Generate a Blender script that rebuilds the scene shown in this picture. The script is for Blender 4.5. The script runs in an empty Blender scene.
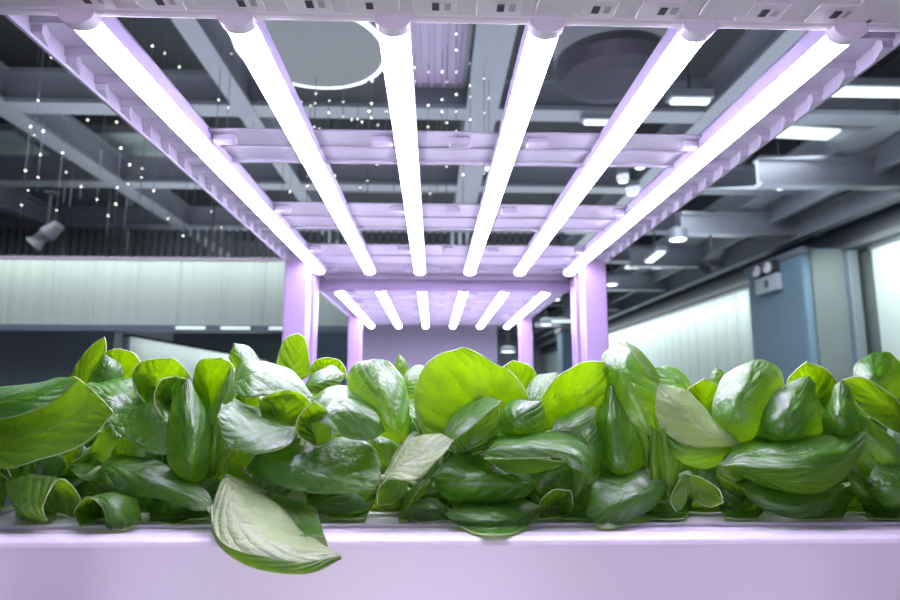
import bpy, bmesh, math, random
from mathutils import Vector, Matrix, noise
random.seed(7)
S = bpy.context.scene
C = S.collection
R = math.radians
ZC = 1.30                                   # eye height of the photograph
F = 600.0

# ------------------------------------------------------------------ camera
cam_d = bpy.data.cameras.new('camera'); cam = bpy.data.objects.new('camera', cam_d); C.objects.link(cam)
cam_d.sensor_width = 36; cam_d.lens = 24
cam.location = (0, 0, ZC)
cam.rotation_euler = (R(90 + 8.65), R(-0.12), R(-1.62))
cam_d.clip_start = 0.02
cam_d.dof.use_dof = True; cam_d.dof.focus_distance = 0.66; cam_d.dof.aperture_fstop = 5.6
S.camera = cam
CR = cam.rotation_euler.to_matrix()
def at(px, py, Y):
    d = CR @ Vector(((px - 450) / F, (300 - py) / F, -1))
    return Vector((0, 0, ZC)) + d * (Y / d.y)

# ------------------------------------------------------------------ helpers
def tag(o, label=None, cat=None, group=None, kind=None):
    if label: o['label'] = label
    if cat: o['category'] = cat
    if group: o['group'] = group
    if kind: o['kind'] = kind
    return o
def thing(name, label, cat, loc=(0, 0, 0), group=None):
    o = bpy.data.objects.new(name, None); C.objects.link(o); o.location = loc; o.empty_display_size = .05
    return tag(o, label, cat, group)
def copy_tree(o, parent=None):
    c = o.copy(); C.objects.link(c)
    if parent: c.parent = parent
    for ch in list(o.children): copy_tree(ch, c)
    return c
def origin(o):
    v = Vector(o.location)
    while o.parent: o = o.parent; v += Vector(o.location)
    return v
class MB:
    def __init__(s): s.b = bmesh.new()
    def box(s, x0, x1, y0, y1, z0, z1):
        v = [s.b.verts.new((x, y, z)) for x in (x0, x1) for y in (y0, y1) for z in (z0, z1)]
        for f in ((0,1,3,2),(4,6,7,5),(0,4,5,1),(2,3,7,6),(0,2,6,4),(1,5,7,3)): s.b.faces.new([v[i] for i in f])
        return s
    def prism(s, poly, a0, a1, axis='x'):
        """extrude a 2-D outline along an axis"""
        def p(u, w, a):
            return {'x': (a, u, w), 'y': (u, a, w), 'z': (u, w, a)}[axis]
        lo = [s.b.verts.new(p(u, w, a0)) for u, w in poly]; hi = [s.b.verts.new(p(u, w, a1)) for u, w in poly]
        n = len(poly)
        s.b.faces.new(lo); s.b.faces.new(hi[::-1])
        for i in range(n): s.b.faces.new((lo[i], hi[i], hi[(i+1) % n], lo[(i+1) % n]))
        return s
    def tube(s, pts, r, n=8, cap=True):
        pts = [Vector(p) for p in pts]; rings = []
        for i, p in enumerate(pts):
            t = (pts[min(i+1, len(pts)-1)] - pts[max(i-1, 0)]).normalized()
            a = t.orthogonal().normalized(); b = t.cross(a)
            rr = r[i] if isinstance(r, (list, tuple)) else r
            rings.append([s.b.verts.new(p + a*math.cos(k*2*math.pi/n)*rr + b*math.sin(k*2*math.pi/n)*rr) for k in range(n)])
        for A, B in zip(rings, rings[1:]):
            for k in range(n): s.b.faces.new((A[k], A[(k+1) % n], B[(k+1) % n], B[k]))
        if cap: s.b.faces.new(rings[0]); s.b.faces.new(rings[-1][::-1])
        return s
    def lathe(s, prof, cx, cy, n=32):
        rings = [[s.b.verts.new((cx + r*math.cos(k*2*math.pi/n), cy + r*math.sin(k*2*math.pi/n), z)) for k in range(n)] for r, z in prof]
        for A, B in zip(rings, rings[1:]):
            for k in range(n): s.b.faces.new((A[k], A[(k+1) % n], B[(k+1) % n], B[k]))
        s.b.faces.new(rings[0][::-1]); s.b.faces.new(rings[-1])
        return s
    def build(s, name, m, parent=None, bevel=0, smooth=False):
        bmesh.ops.recalc_face_normals(s.b, faces=s.b.faces)
        me = bpy.data.meshes.new(name); s.b.to_mesh(me); s.b.free()
        o = bpy.data.objects.new(name, me); C.objects.link(o); me.materials.append(m)
        if smooth:
            for p in me.polygons: p.use_smooth = True
        if bevel:
            md = o.modifiers.new('bevel', 'BEVEL'); md.width = bevel; md.segments = 2; md.limit_method = 'ANGLE'
        if parent:
            o.parent = parent
            me.transform(Matrix.Translation(-origin(parent)))
        return o

# ------------------------------------------------------------------ materials
def base_mat(name):
    m = bpy.data.materials.new(name); m.use_nodes = True
    return m, m.node_tree, m.node_tree.nodes['Principled BSDF']
def mat(name, col, rough=.5, metal=0, var=.06, scale=8, emit=None, es=0, spec=.5, bump=0, stretch=(1, 1, 1)):
    m, nt, b = base_mat(name)
    tc = nt.nodes.new('ShaderNodeTexCoord'); mp = nt.nodes.new('ShaderNodeMapping'); nz = nt.nodes.new('ShaderNodeTexNoise')
    mp.inputs['Scale'].default_value = stretch; nz.inputs['Scale'].default_value = scale; nz.inputs['Detail'].default_value = 4
    nt.links.new(tc.outputs['Object'], mp.inputs['Vector']); nt.links.new(mp.outputs[0], nz.inputs['Vector'])
    mx = nt.nodes.new('ShaderNodeMix'); mx.data_type = 'RGBA'
    mx.inputs[6].default_value = (*[c*(1-var) for c in col], 1); mx.inputs[7].default_value = (*[min(1, c*(1+var)) for c in col], 1)
    nt.links.new(nz.outputs['Fac'], mx.inputs[0]); nt.links.new(mx.outputs[2], b.inputs['Base Color'])
    b.inputs['Roughness'].default_value = rough; b.inputs['Metallic'].default_value = metal
    b.inputs['Specular IOR Level'].default_value = spec
    if emit: b.inputs['Emission Color'].default_value = (*emit, 1); b.inputs['Emission Strength'].default_value = es
    if bump:
        bp = nt.nodes.new('ShaderNodeBump'); bp.inputs['Strength'].default_value = bump; bp.inputs['Distance'].default_value = .01
        nt.links.new(nz.outputs['Fac'], bp.inputs['Height']); nt.links.new(bp.outputs[0], b.inputs['Normal'])
    return m

def leaf_mat(name, col, vein, rough, trans, tmix, bump, spec, patch, coat=0):
    m, nt, b = base_mat(name); N = nt.nodes.new; L = nt.links.new
    out = nt.nodes['Material Output']
    uv = N('ShaderNodeUVMap'); uv.uv_map = 'leaf'
    sp = N('ShaderNodeSeparateXYZ'); L(uv.outputs[0], sp.inputs[0])
    def M(op, a, c=None, clamp=False):
        n = N('ShaderNodeMath'); n.operation = op; n.use_clamp = clamp
        for i, x in enumerate((a, c)):
            if x is None: continue
            if isinstance(x, (int, float)): n.inputs[i].default_value = x
            else: L(x, n.inputs[i])
        return n.outputs[0]
    v = M('ABSOLUTE', M('SUBTRACT', M('MULTIPLY', sp.outputs[1], 2.0), 1.0))
    tc = N('ShaderNodeTexCoord'); nz = N('ShaderNodeTexNoise'); nz.inputs['Scale'].default_value = 28; nz.inputs['Detail'].default_value = 5
    L(tc.outputs['Object'], nz.inputs['Vector'])
    wob = M('MULTIPLY', M('SUBTRACT', nz.outputs['Fac'], .5), .9)
    w = M('ADD', M('SUBTRACT', M('MULTIPLY', sp.outputs[0], 8.0), M('MULTIPLY', v, 2.4)), wob)
    tri = M('ABSOLUTE', M('SUBTRACT', M('FRACT', w), .5))              # 0 on a lateral vein
    lat = M('MULTIPLY', M('SUBTRACT', 1.0, M('DIVIDE', tri, .06), True), M('SUBTRACT', 1.0, M('MULTIPLY', v, .8)))
    midw = M('ADD', .035, M('MULTIPLY', M('SUBTRACT', 1.0, sp.outputs[0]), .06))
    mid = M('SUBTRACT', 1.0, M('DIVIDE', v, midw), True)
    vm = M('MAXIMUM', M('MULTIPLY', lat, .45), mid, True)
    mx = N('ShaderNodeMix'); mx.data_type = 'RGBA'
    mx.inputs[6].default_value = (*[c*.72 for c in col], 1); mx.inputs[7].default_value = (*[c*1.3 for c in col], 1)
    L(nz.outputs['Fac'], mx.inputs[0])
    nz2 = N('ShaderNodeTexNoise'); nz2.inputs['Scale'].default_value = 9; L(tc.outputs['Object'], nz2.inputs['Vector'])
    mp = N('ShaderNodeMix'); mp.data_type = 'RGBA'; L(mx.outputs[2], mp.inputs[6]); mp.inputs[7].default_value = (*patch, 1)
    L(M('MULTIPLY', M('SUBTRACT', nz2.outputs['Fac'], .45, True), 1.6, True), mp.inputs[0])
    mx2 = N('ShaderNodeMix'); mx2.data_type = 'RGBA'; L(mp.outputs[2], mx2.inputs[6]); mx2.inputs[7].default_value = (*vein, 1)
    L(vm, mx2.inputs[0])
    L(mx2.outputs[2], b.inputs['Base Color'])
    b.inputs['Roughness'].default_value = rough; b.inputs['Specular IOR Level'].default_value = spec
    b.inputs['Coat Weight'].default_value = coat; b.inputs['Coat Roughness'].default_value = .36; b.inputs['Coat IOR'].default_value = 2.0
    vo = N('ShaderNodeTexVoronoi'); vo.inputs['Scale'].default_value = 190; L(tc.outputs['Object'], vo.inputs['Vector'])
    h = M('ADD', M('MULTIPLY', vo.outputs['Distance'], -.6), M('ADD', M('MULTIPLY', nz.outputs['Fac'], 1.0), M('MULTIPLY', M('POWER', M('MULTIPLY', tri, 2.0), .5), .9)))
    bp = N('ShaderNodeBump'); bp.inputs['Strength'].default_value = bump; bp.inputs['Distance'].default_value = .0045
    L(h, bp.inputs['Height']); L(bp.outputs[0], b.inputs['Normal'])
    tr = N('ShaderNodeBsdfTranslucent'); L(bp.outputs[0], tr.inputs['Normal'])
    tm = N('ShaderNodeMix'); tm.data_type = 'RGBA'; tm.inputs[6].default_value = (*trans, 1); tm.inputs[7].default_value = (trans[0]*.75, trans[1]*.8, trans[2], 1)
    L(vm, tm.inputs[0]); L(tm.outputs[2], tr.inputs['Color'])
    ms = N('ShaderNodeMixShader'); ms.inputs[0].default_value = tmix
    L(b.outputs[0], ms.inputs[1]); L(tr.outputs[0], ms.inputs[2]); L(ms.outputs[0], out.inputs['Surface'])
    return m
TOP = leaf_mat('leaf_upper', (.040, .205, .006), (.14, .36, .04), .30, (.70, .95, .015), .40, .6, .5, (.075, .28, .016), .8)
UND = leaf_mat('leaf_underside', (.10, .24, .025), (.22, .36, .08), .45, (.66, .95, .015), .50, .5, .4, (.16, .31, .08), .35)
PAL = leaf_mat('leaf_pale', (.36, .50, .20), (.55, .60, .40), .45, (.7, .85, .2), .30, .6, .5, (.46, .50, .34), .4)
RIM = mat('leaf_margin', (.52, .66, .32), .45)

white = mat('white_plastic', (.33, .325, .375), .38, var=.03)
beamm = mat('beam_plastic', (.74, .71, .74), .4, var=.03)
traym = mat('tray_plastic', (.86, .82, .90), .32, var=.02)
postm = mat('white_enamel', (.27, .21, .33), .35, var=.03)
slotm = mat('dark_slot', (.05, .04, .05), .7)
housing = mat('fixture_housing', (.62, .55, .80), .3)
capm = mat('lamp_cap', (.80, .76, .86), .35)
tubem = mat('led_tube', (.9, .85, 1), .4, var=0, emit=(.80, .69, 1.0), es=46)
metal = mat('grey_paint_metal', (.24, .255, .30), .38, metal=.35)
darkm = mat('dark_metal', (.05, .055, .065), .55)
ceilm = mat('dark_ceiling', (.07, .075, .085), .8)
floorm = mat('grey_floor', (.20, .20, .21), .45, scale=3)
panelm = mat('ribbed_polycarbonate', (.64, .74, .71), .45, var=.14, scale=3, stretch=(5, 5, .02))
slate = mat('slate_cladding', (.26, .31, .35), .6, var=.2, scale=4, stretch=(6, 6, .05))
blue = mat('blue_grey_paint', (.19, .31, .40), .45, var=.08, scale=2)
greyp = mat('grey_green_paint', (.21, .25, .25), .5, var=.1, scale=2)
lilac = mat('lilac_grey_board', (.54, .53, .64), .6)
duct = mat('grey_duct', (.30, .31, .34), .45, metal=.2)
lightm = mat('ceiling_lamp_or_glint', (.9, .95, .95), .5, emit=(.85, 1, .97), es=.9)
spotm = mat('downlight_lens', (1, 1, 1), .5, emit=(.92, 1, .98), es=3)
bulbm = mat('bead_bulb', (1, .95, .85), .3, emit=(1, .93, .82), es=5)
cordm = mat('clear_cord', (.16, .16, .18), .4)
soil = mat('dark_sponge', (.03, .035, .025), .9)
ringm = mat('ring_panel', (.16, .17, .18), .5)

# ------------------------------------------------------------------ the setting
def struct(mb, name, m, **k): return tag(mb.build(name, m, **k), kind='structure')
struct(MB().box(-9, 9, -4, 22, -.1, 0), 'floor', floorm)
struct(MB().box(-9, 9, -.5, 22, ZC+2.75, ZC+2.85), 'ceiling', ceilm)
XW = 3.9
struct(MB().box(XW+.06, XW+.2, 2.2, 21, 0, ZC+2.75), 'wall_right', greyp)
struct(MB().box(-9, XW, 21, 21.2, 0, ZC+2.75), 'wall_back', slate)
struct(MB().box(-9, -3.47, 6.62, 6.8, 0, ZC+2.75), 'wall_left', slate)
# dark bulkhead over the right wall
struct(MB().box(XW-.10, XW+.06, 2.2, 21, ZC+1.30, ZC+2.74).box(XW-.16, XW+.06, 2.2, 21, ZC+1.28, ZC+1.33), 'trim_1', mat('bulkhead_grey', (.10, .11, .13), .6))
# ceiling grid of grey beams
n = 2
def beam_y(x, w, y0, y1, z):
    global n
    struct(MB().box(x-w/2, x+w/2, y0, y1, z, z+.03).box(x-w*.18, x+w*.18, y0, y1, z+.03, z+.20).box(x-w/2, x+w/2, y0, y1, z+.20, z+.23), 'trim_%d' % n, metal); n += 1
def beam_x(y, w, x0, x1, z):
    global n
    struct(MB().box(x0, x1, y-w/2, y+w/2, z, z+.03).box(x0, x1, y-w*.18, y+w*.18, z+.03, z+.20).box(x0, x1, y-w/2, y+w/2, z+.20, z+.23), 'trim_%d' % n, metal); n += 1
ZB = ZC + 1.75
for x, w in ((-4.2, .14), (-2.72, .16), (-1.2, .12), (.30, .20), (1.80, .16), (3.05, .18)):
    beam_y(x, w, 1.2, 20.8, ZB)
for y in (2.3, 3.62, 5.05, 6.45, 8.0, 9.9, 12.2, 15, 18.4):
    beam_x(y, .16, -8, XW-.2, ZB+.004)

beam_y(3.55, .12, 2.2, 20.8, ZC+1.46); beam_y(3.30, .06, 2.2, 20.8, ZC+1.62)
for y in (4.2, 5.6, 7.1, 8.8, 11, 14): beam_x(y, .10, 2.4, XW-.1, ZC+1.50)
# right wall: ribbed luminous cladding, far run and near run
def cladding(name, label, x, y0, y1, z0, z1, pitch, grp=None):
    t = thing(name, label, 'wall panel', (x, y0, z0))
    m = MB(); k = y0
    while k < y1 - .01:
        e = min(k+pitch, y1)
        m.prism([(x, k), (x-.025, k+.02), (x-.025, e-.02), (x, e), (x+.05, e), (x+.05, k)], z0, z1, 'z'); k += pitch
    m.build('ribbed_sheet', panelm, t)
    MB().box(x-.04, x+.05, y0, y1, z1-.03, z1).build('top_rail', metal, t)
    MB().box(x-.04, x+.05, y0, y1, z0, z0+.06).build('bottom_rail', metal, t)
    return t
cladding('luminous_wall_panel', 'long pale green ribbed lit wall panel running behind the blue pillar', XW, 6.3, 20.5, .05, ZC+1.28, .30)
cladding('luminous_wall_panel', 'pale ribbed lit wall panel at the right edge, right of the pillar', XW, 2.4, 5.1, .05, ZC+1.28, .30)

# pillar by the right wall
XP = 3.38
p = thing('pillar', 'blue-grey square pillar with a grey front standing against the right wall', 'pillar', (3.62, 5.7, 0))
MB().box(XP, XW-.03, 5.30, 6.28, 0, ZC+1.32).build('core', blue, p, bevel=.03)
tag(MB().box(XP+.07, XW-.16, 5.27, 5.305, 0, ZC+1.29).build('front_panel', greyp, p), 'grey-green front panel')
MB().box(XW-.12, XW-.03, 5.24, 5.305, 0, ZC+1.30).build('edge_strip', slate, p, bevel=.01)
MB().box(XP-.015, XP+.035, 5.27, 6.29, ZC+1.26, ZC+1.32).build('head_trim', metal, p)
# emergency light on the pillar side
d0, d1, d2 = at(771, 284, 1), at(771, 268, 1), at(771, 293, 1)
ye = XP/d0.x; zc = lambda d: ZC + (d.z-ZC)*XP/d.x
zs0, zs1, zs2 = zc(d2), zc(at(771, 276, 1)), zc(at(771, 262, 1))
e = thing('emergency_light', 'small twin-lamp emergency light with a pale sign box on the blue pillar', 'emergency light', (XP, ye, zs0))
x = XP + .002
MB().box(x-.06, x, ye-.20, ye+.20, zs0, zs1).build('sign_box', mat('sign_grey', (.62, .68, .74), .5), e, bevel=.008)
MB().tube([(x-.058, ye-.02, (zs0+zs1)/2), (x-.063, ye-.02, (zs0+zs1)/2)], .045, 6).build('emblem', mat('emblem_grey', (.15, .2, .26), .5), e)
MB().box(x-.05, x, ye-.17, ye+.17, zs1, zs2).build('battery_case', darkm, e, bevel=.008)
for yy in (ye-.10, ye+.10):
    zl = (zs1+zs2)/2
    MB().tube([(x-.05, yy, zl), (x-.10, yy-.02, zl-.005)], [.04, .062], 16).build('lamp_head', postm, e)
    MB().tube([(x-.10, yy-.02, zl-.005), (x-.104, yy-.021, zl-.005)], .056, 16).build('lens', mat('frosted_lens', (.8, .86, .9), .3), e)

# hanging lit fascia on the left
YF = 6.0
a = at(-160, 258, YF); b = at(352, 333, YF)
zt, zb = a.z, b.z
f = thing('lit_fascia', 'long pale green-grey ribbed lit fascia hanging across the left background', 'fascia', ((a.x+b.x)/2, YF, zb))
m = MB(); k = a.x
while k < b.x - .01:
    e2 = min(k+.42, b.x)
    m.prism([(k, YF+.05), (k, YF), (k+.015, YF-.012), (e2-.015, YF-.012), (e2, YF), (e2, YF+.05)], zb+.06, zt, 'z'); k += .42
m.build('ribbed_sheet', panelm, f)
MB().box(a.x, b.x, YF-.10, YF+.06, zb, zb+.06).build('bottom_rail', mat('rail_blue_grey', (.24, .28, .37), .35), f)
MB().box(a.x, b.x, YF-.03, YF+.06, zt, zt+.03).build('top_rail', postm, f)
for px in (190, 235, 283):
    c = at(px, 332, YF-.11)
    MB().box(c.x-.14, c.x+.14, YF-.112, YF-.10, zb+.02, zb+.045).build('strip_lamp', lightm, f)
for px in (-100, 60, 210, 330):
    c = at(px, 258, YF)
    MB().tube([(c.x, YF+.03, zt+.03), (c.x, YF+.03, ZC+2.75)], .008, 6).build('hanger_rod', darkm, f)
# dark fringe of slats along the fascia top
g = thing('slat_screen', 'dark vertical slat screen above the lit fascia', 'screen', (a.x, YF+.5, zt))
m = MB(); k = a.x; 
while k < b.x + 2.3:
    hgt = .50 + .05*random.random(); m.box(k, k+.05, YF+.5, YF+.53, zt-.05, zt+hgt); k += .085
m.build('slat_row', darkm, g)
MB().box(a.x, b.x+2.3, YF+.49, YF+.54, zt+.50, zt+.58).build('head_rail', metal, g)

# lit side wall running away below the fascia
t = cladding('luminous_wall_panel', 'pale ribbed lit panel receding below the hanging fascia at the left', -3.46, 6.84, 12.5, .05, ZC+.63, .28)
# lilac partition behind the far rack
q0, q1 = at(352, 322, 4.1), at(497, 322, 4.1)
pp = thing('partition_board', 'flat lilac-grey partition board standing behind the far rack', 'partition', ((q0.x+q1.x)/2, 4.1, 0))
MB().box(q0.x, q1.x, 4.1, 4.14, .04, q0.z).build('board', lilac, pp)
for xx in (q0.x+.1, q1.x-.1): MB().box(xx-.03, xx+.03, 4.0, 4.25, 0, .045).build('foot', metal, pp)
c0, c1 = at(312, 330, 9), at(350, 330, 9)
pl = thing('teal_pillar', 'teal blue pillar far behind the left rack posts', 'pillar', (c0.x, 9, 0))
MB().box(c0.x, c1.x, 9, 9.5, 0, ZC+1.0).build('shaft', blue, pl, bevel=.02)
MB().box(c0.x-.03, c1.x+.03, 8.97, 9.53, ZC+1.0, ZC+1.06).build('cap', metal, pl)
c0, c1 = at(562, 340, 10), at(578, 340, 10)
pl = thing('teal_pillar', 'narrow teal pillar far behind the right rack post', 'pillar', (c0.x, 10, 0))
MB().box(c0.x, c1.x, 10, 10.4, 0, ZC+1.0).build('shaft', blue, pl, bevel=.02)
MB().box(c0.x-.03, c1.x+.03, 9.97, 10.43, ZC+1.0, ZC+1.06).build('cap', metal, pl)

# ceiling panels that hang in the cells of the grid
def ceiling_panel(label, x0, x1, y0, y1, z, m, thick=.03, name='ceiling_panel', ribs=0):
    t = thing(name, label, 'ceiling panel', ((x0+x1)/2, (y0+y1)/2, z))
    MB().box(x0, x1, y0, y1, z, z+thick).build('sheet', m, t)
    fr = MB()
    for (A, B, P, Q) in ((x0-.03, x0, y0-.03, y1+.03), (x1, x1+.03, y0-.03, y1+.03), (x0, x1, y0-.03, y0), (x0, x1, y1, y1+.03)):
        fr.box(A, B, P, Q, z-.01, z+thick+.02)
    fr.build('frame', metal, t)
    if ribs:
        for k in range(ribs):
            xx = x0 + (k+.5)*(x1-x0)/ribs
            MB().box(xx-.006, xx+.006, y0, y1, z-.02, z).build('rib', m, t)
    for xx in (x0+.05, x1-.05):
        MB().tube([(xx, (y0+y1)/2, z+thick), (xx, (y0+y1)/2, ZC+2.75)], .006, 6).build('hanger', darkm, t)
    return t
palem = mat('pale_ceiling_sheet', (.42, .50, .49), .4)
ceiling_panel('pale ceiling panel at the far left above the dark beams', -4.9, -3.45, 4.75, 5.8, ZC+2.1, palem)
ceiling_panel('pale ceiling panel left of the near frame, second from the left', -3.3, -2.0, 4.75, 5.8, ZC+2.1, palem)
ceiling_panel('lilac ribbed ceiling panel seen between the third and fourth grow lights', -.28, .17, 2.45, 3.5, ZC+1.90, mat('lilac_sheet', (.42, .34, .50), .5), ribs=6)
ceiling_panel('pale ceiling panel left of the third light beyond the near cross bar', -1.1, .17, 5.45, 6.15, ZC+2.1, palem)
ceiling_panel('bluish grey ceiling panel beyond the right rail above the pillar', 1.95, 2.9, 5.2, 6.3, ZC+2.15, palem)

# ring shaped ceiling panel
c = at(312, 52, 2.55)
rg = thing('ring_panel', 'oval ceiling ring with a bright rim behind the second grow light', 'ceiling ring', c)
MB().lathe([(.26, c.z), (.32, c.z), (.34, c.z+.05), (.30, c.z+.07)], c.x, c.y, 48).build('disc', ringm, rg, smooth=False)
m = MB(); m.tube([(c.x+.335*math.cos(k*math.pi/32), c.y+.335*math.sin(k*math.pi/32), c.z+.01) for k in range(65)], .012, 8, cap=False)
m.build('lit_rim', lightm, rg, smooth=True)
MB().tube([(c.x, c.y, c.z+.06), (c.x, c.y, ZC+2.75)], .01, 6).build('hanger', darkm, rg)
# round grey duct
c = at(612, 84, 2.35)
du = thing('air_duct', 'wide round grey air duct above the fourth and fifth grow lights', 'duct', c)
MB().lathe([(.14, c.z), (.21, c.z+.015), (.24, c.z+.06), (.24, ZC+2.74)], c.x, c.y, 40).build('casing', duct, du, smooth=False)
MB().lathe([(.245, c.z+.30), (.26, c.z+.31), (.26, c.z+.35), (.245, c.z+.36)], c.x, c.y, 40).build('flange', metal, du)

# ceiling lights, with some glowing bars standing in for reflections
def bar_light_or_glint(label, px, py, Y, L, ang, w=.09):
    c = at(px, py, Y)
    t = thing('linear_light_or_glint', label, 'ceiling light', c)
    d = Vector((math.cos(ang), math.sin(ang), 0)); nrm = Vector((-d.y, d.x, 0))
    def rect(s, z0, z1, LL):
        b = bmesh.new(); P = [c + d*LL/2*i + nrm*s*j for i, j in ((-1, -1), (1, -1), (1, 1), (-1, 1))]
        m = MB(); m.prism([(q.x, q.y) for q in P], z0, z1, 'z'); b.free(); return m
    rect(w/2, c.z, c.z+.02, L).build('diffuser', lightm, t)
    rect(w/2+.02, c.z+.02, c.z+.07, L+.04).build('body', metal, t)
    MB().tube([(c.x, c.y, c.z+.07), (c.x, c.y, ZC+2.75)], .008, 6).build('hanger', darkm, t)
bar_light_or_glint('long white ceiling light at the upper right edge of the photo', 880, 94, 3.4, .55, 0)
bar_light_or_glint('slanting white ceiling reflection, built as a glowing bar, beyond the right rail', 800, 168, 4.9, .75, R(88), .07)  # glowing bar stands in for a glossy reflection on the ceiling
bar_light_or_glint('short white ceiling reflection, built as a glowing bar, above the right rail beneath the upper right light', 815, 135, 4.2, .60, R(5), .16)  # emission here imitates a ceiling reflection, not a fixture
bar_light_or_glint('short white ceiling light between the fourth and fifth grow lights', 690, 103, 3.3, .22, 0, .05)
bar_light_or_glint('narrow white ceiling light just right of the fourth grow light', 597, 124, 3.6, .16, 0, .035)
bar_light_or_glint('small white ceiling light left of the fifth grow light beyond the cross bar', 486, 187, 5, .30, 0, .05)
bar_light_or_glint('small white ceiling light left of the fourth grow light beyond the cross bar', 484, 170, 4.6, .16, R(-15), .05)
bar_light_or_glint('wide white ceiling light right of the post over the far wall panel', 645, 268, 8.4, .55, 0, .12)
bar_light_or_glint('white ceiling light beyond the sixth grow light above the dark spotlight', 655, 258, 6.4, .5, R(85), .08)
bar_light_or_glint('faint ceiling light left of the spotlights, low over the far wall', 560, 322, 12, .7, 0, .2)
def downlight(label, px, py, Y, r=.05):
    c = at(px, py, Y)
    t = thing('downlight', label, 'downlight', c)
    MB().lathe([(r, c.z), (r, c.z+.012)], c.x, c.y, 20).build('lens', spotm, t)
    MB().lathe([(r+.012, c.z+.004), (r+.015, c.z+.10), (r*.5, c.z+.13)], c.x, c.y, 20).build('can', metal, t)
    MB().tube([(c.x, c.y, c.z+.13), (c.x, c.y, ZC+2.75)], .008, 6).build('rod', darkm, t)
for px, py, Y, r, lb in ((678, 240, 5.6, .075, 'large round downlight beyond the right rail'), (633, 194, 4.8, .045, 'round downlight just left of the sixth grow light'),
        (623, 182, 4.4, .03, 'small round downlight left of the sixth grow light'), (640, 168, 4.2, .03, 'small downlight high between fifth and sixth grow lights'),
        (781, 189, 4.4, .028, 'small downlight under the slanting beam at the right'), (546, 325, 11, .09, 'far downlight right of the far rack post'),
        (508, 352, 14, .16, 'farthest downlight beside the lilac partition'), (556, 300, 8, .05, 'downlight beyond the far rack, near the right post'),
        (612, 285, 8, .07, 'downlight just right of the right near post'), (580, 97, 3.3, .02, 'tiny downlight left of the air duct')):
    downlight(lb, px, py, Y, r)
def spotlight(label, px, py, Y, m, s=1):
    c = at(px, py, Y)
    t = thing('track_spotlight', label, 'spotlight', c)
    MB().tube([c + Vector((.07*s, 0, .06*s)), c, c + Vector((-.07*s, -.02, -.07*s))], [.035*s, .05*s, .055*s], 16).build('lamp_can', m, t, smooth=False)
    MB().tube([c + Vector((.0, 0, .05*s)), Vector((c.x, c.y, ZB))], .012, 8).build('stem', darkm, t)
    MB().box(c.x-.04, c.x+.04, c.y-.05, c.y+.05, ZB-.03, ZB).build('track_adapter', darkm, t)
spotlight('grey track spotlight hanging over the lit fascia at the far left', 47, 234, 5.2, duct, 1.4)
spotlight('black spotlight hanging right of the sixth grow light', 712, 259, 5.6, darkm, 1.3)

# hanging strands with small bulbs
def strand(px, Y, pyend, kb):
    top = at(px, 60, Y); end = at(px, pyend, Y)
    z0 = ZC+2.75
    t = thing('bead_light_strand', 'thin clear strand with tiny bright bulbs hanging from the dark grid ceiling', 'light strand', (end.x, Y, end.z), 'bead light strands hanging from the ceiling')
    MB().tube([(end.x, Y, end.z), (end.x, Y, z0)], .0022, 5).build('cord', cordm, t)
    zlo, zhi = end.z, at(px, 22, Y).z
    for k in range(kb):
        z = zlo + (zhi-zlo)*min(.98, (k + .8*random.random())/kb); r = .0048*Y/3.6*random.uniform(.7, 1.15)
        MB().lathe([(r*.3, z-r), (r*.9, z-r*.4), (r, z), (r*.9, z+r*.4), (r*.3, z+r)], end.x, Y, 8).build('bulb', bulbm, t, smooth=True)
for i in range(14):
    strand(300 + 14.2*i, random.uniform(2.7, 3.5), random.uniform(120, 190), random.choice((4, 5, 6)))
for i in range(46):
    px = 20 + 480*((i*.618034) % 1); Y = random.uniform(3.0, 5.6)
    strand(px, Y, random.uniform(185, 252), random.choice((3, 4, 5, 6)))

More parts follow.
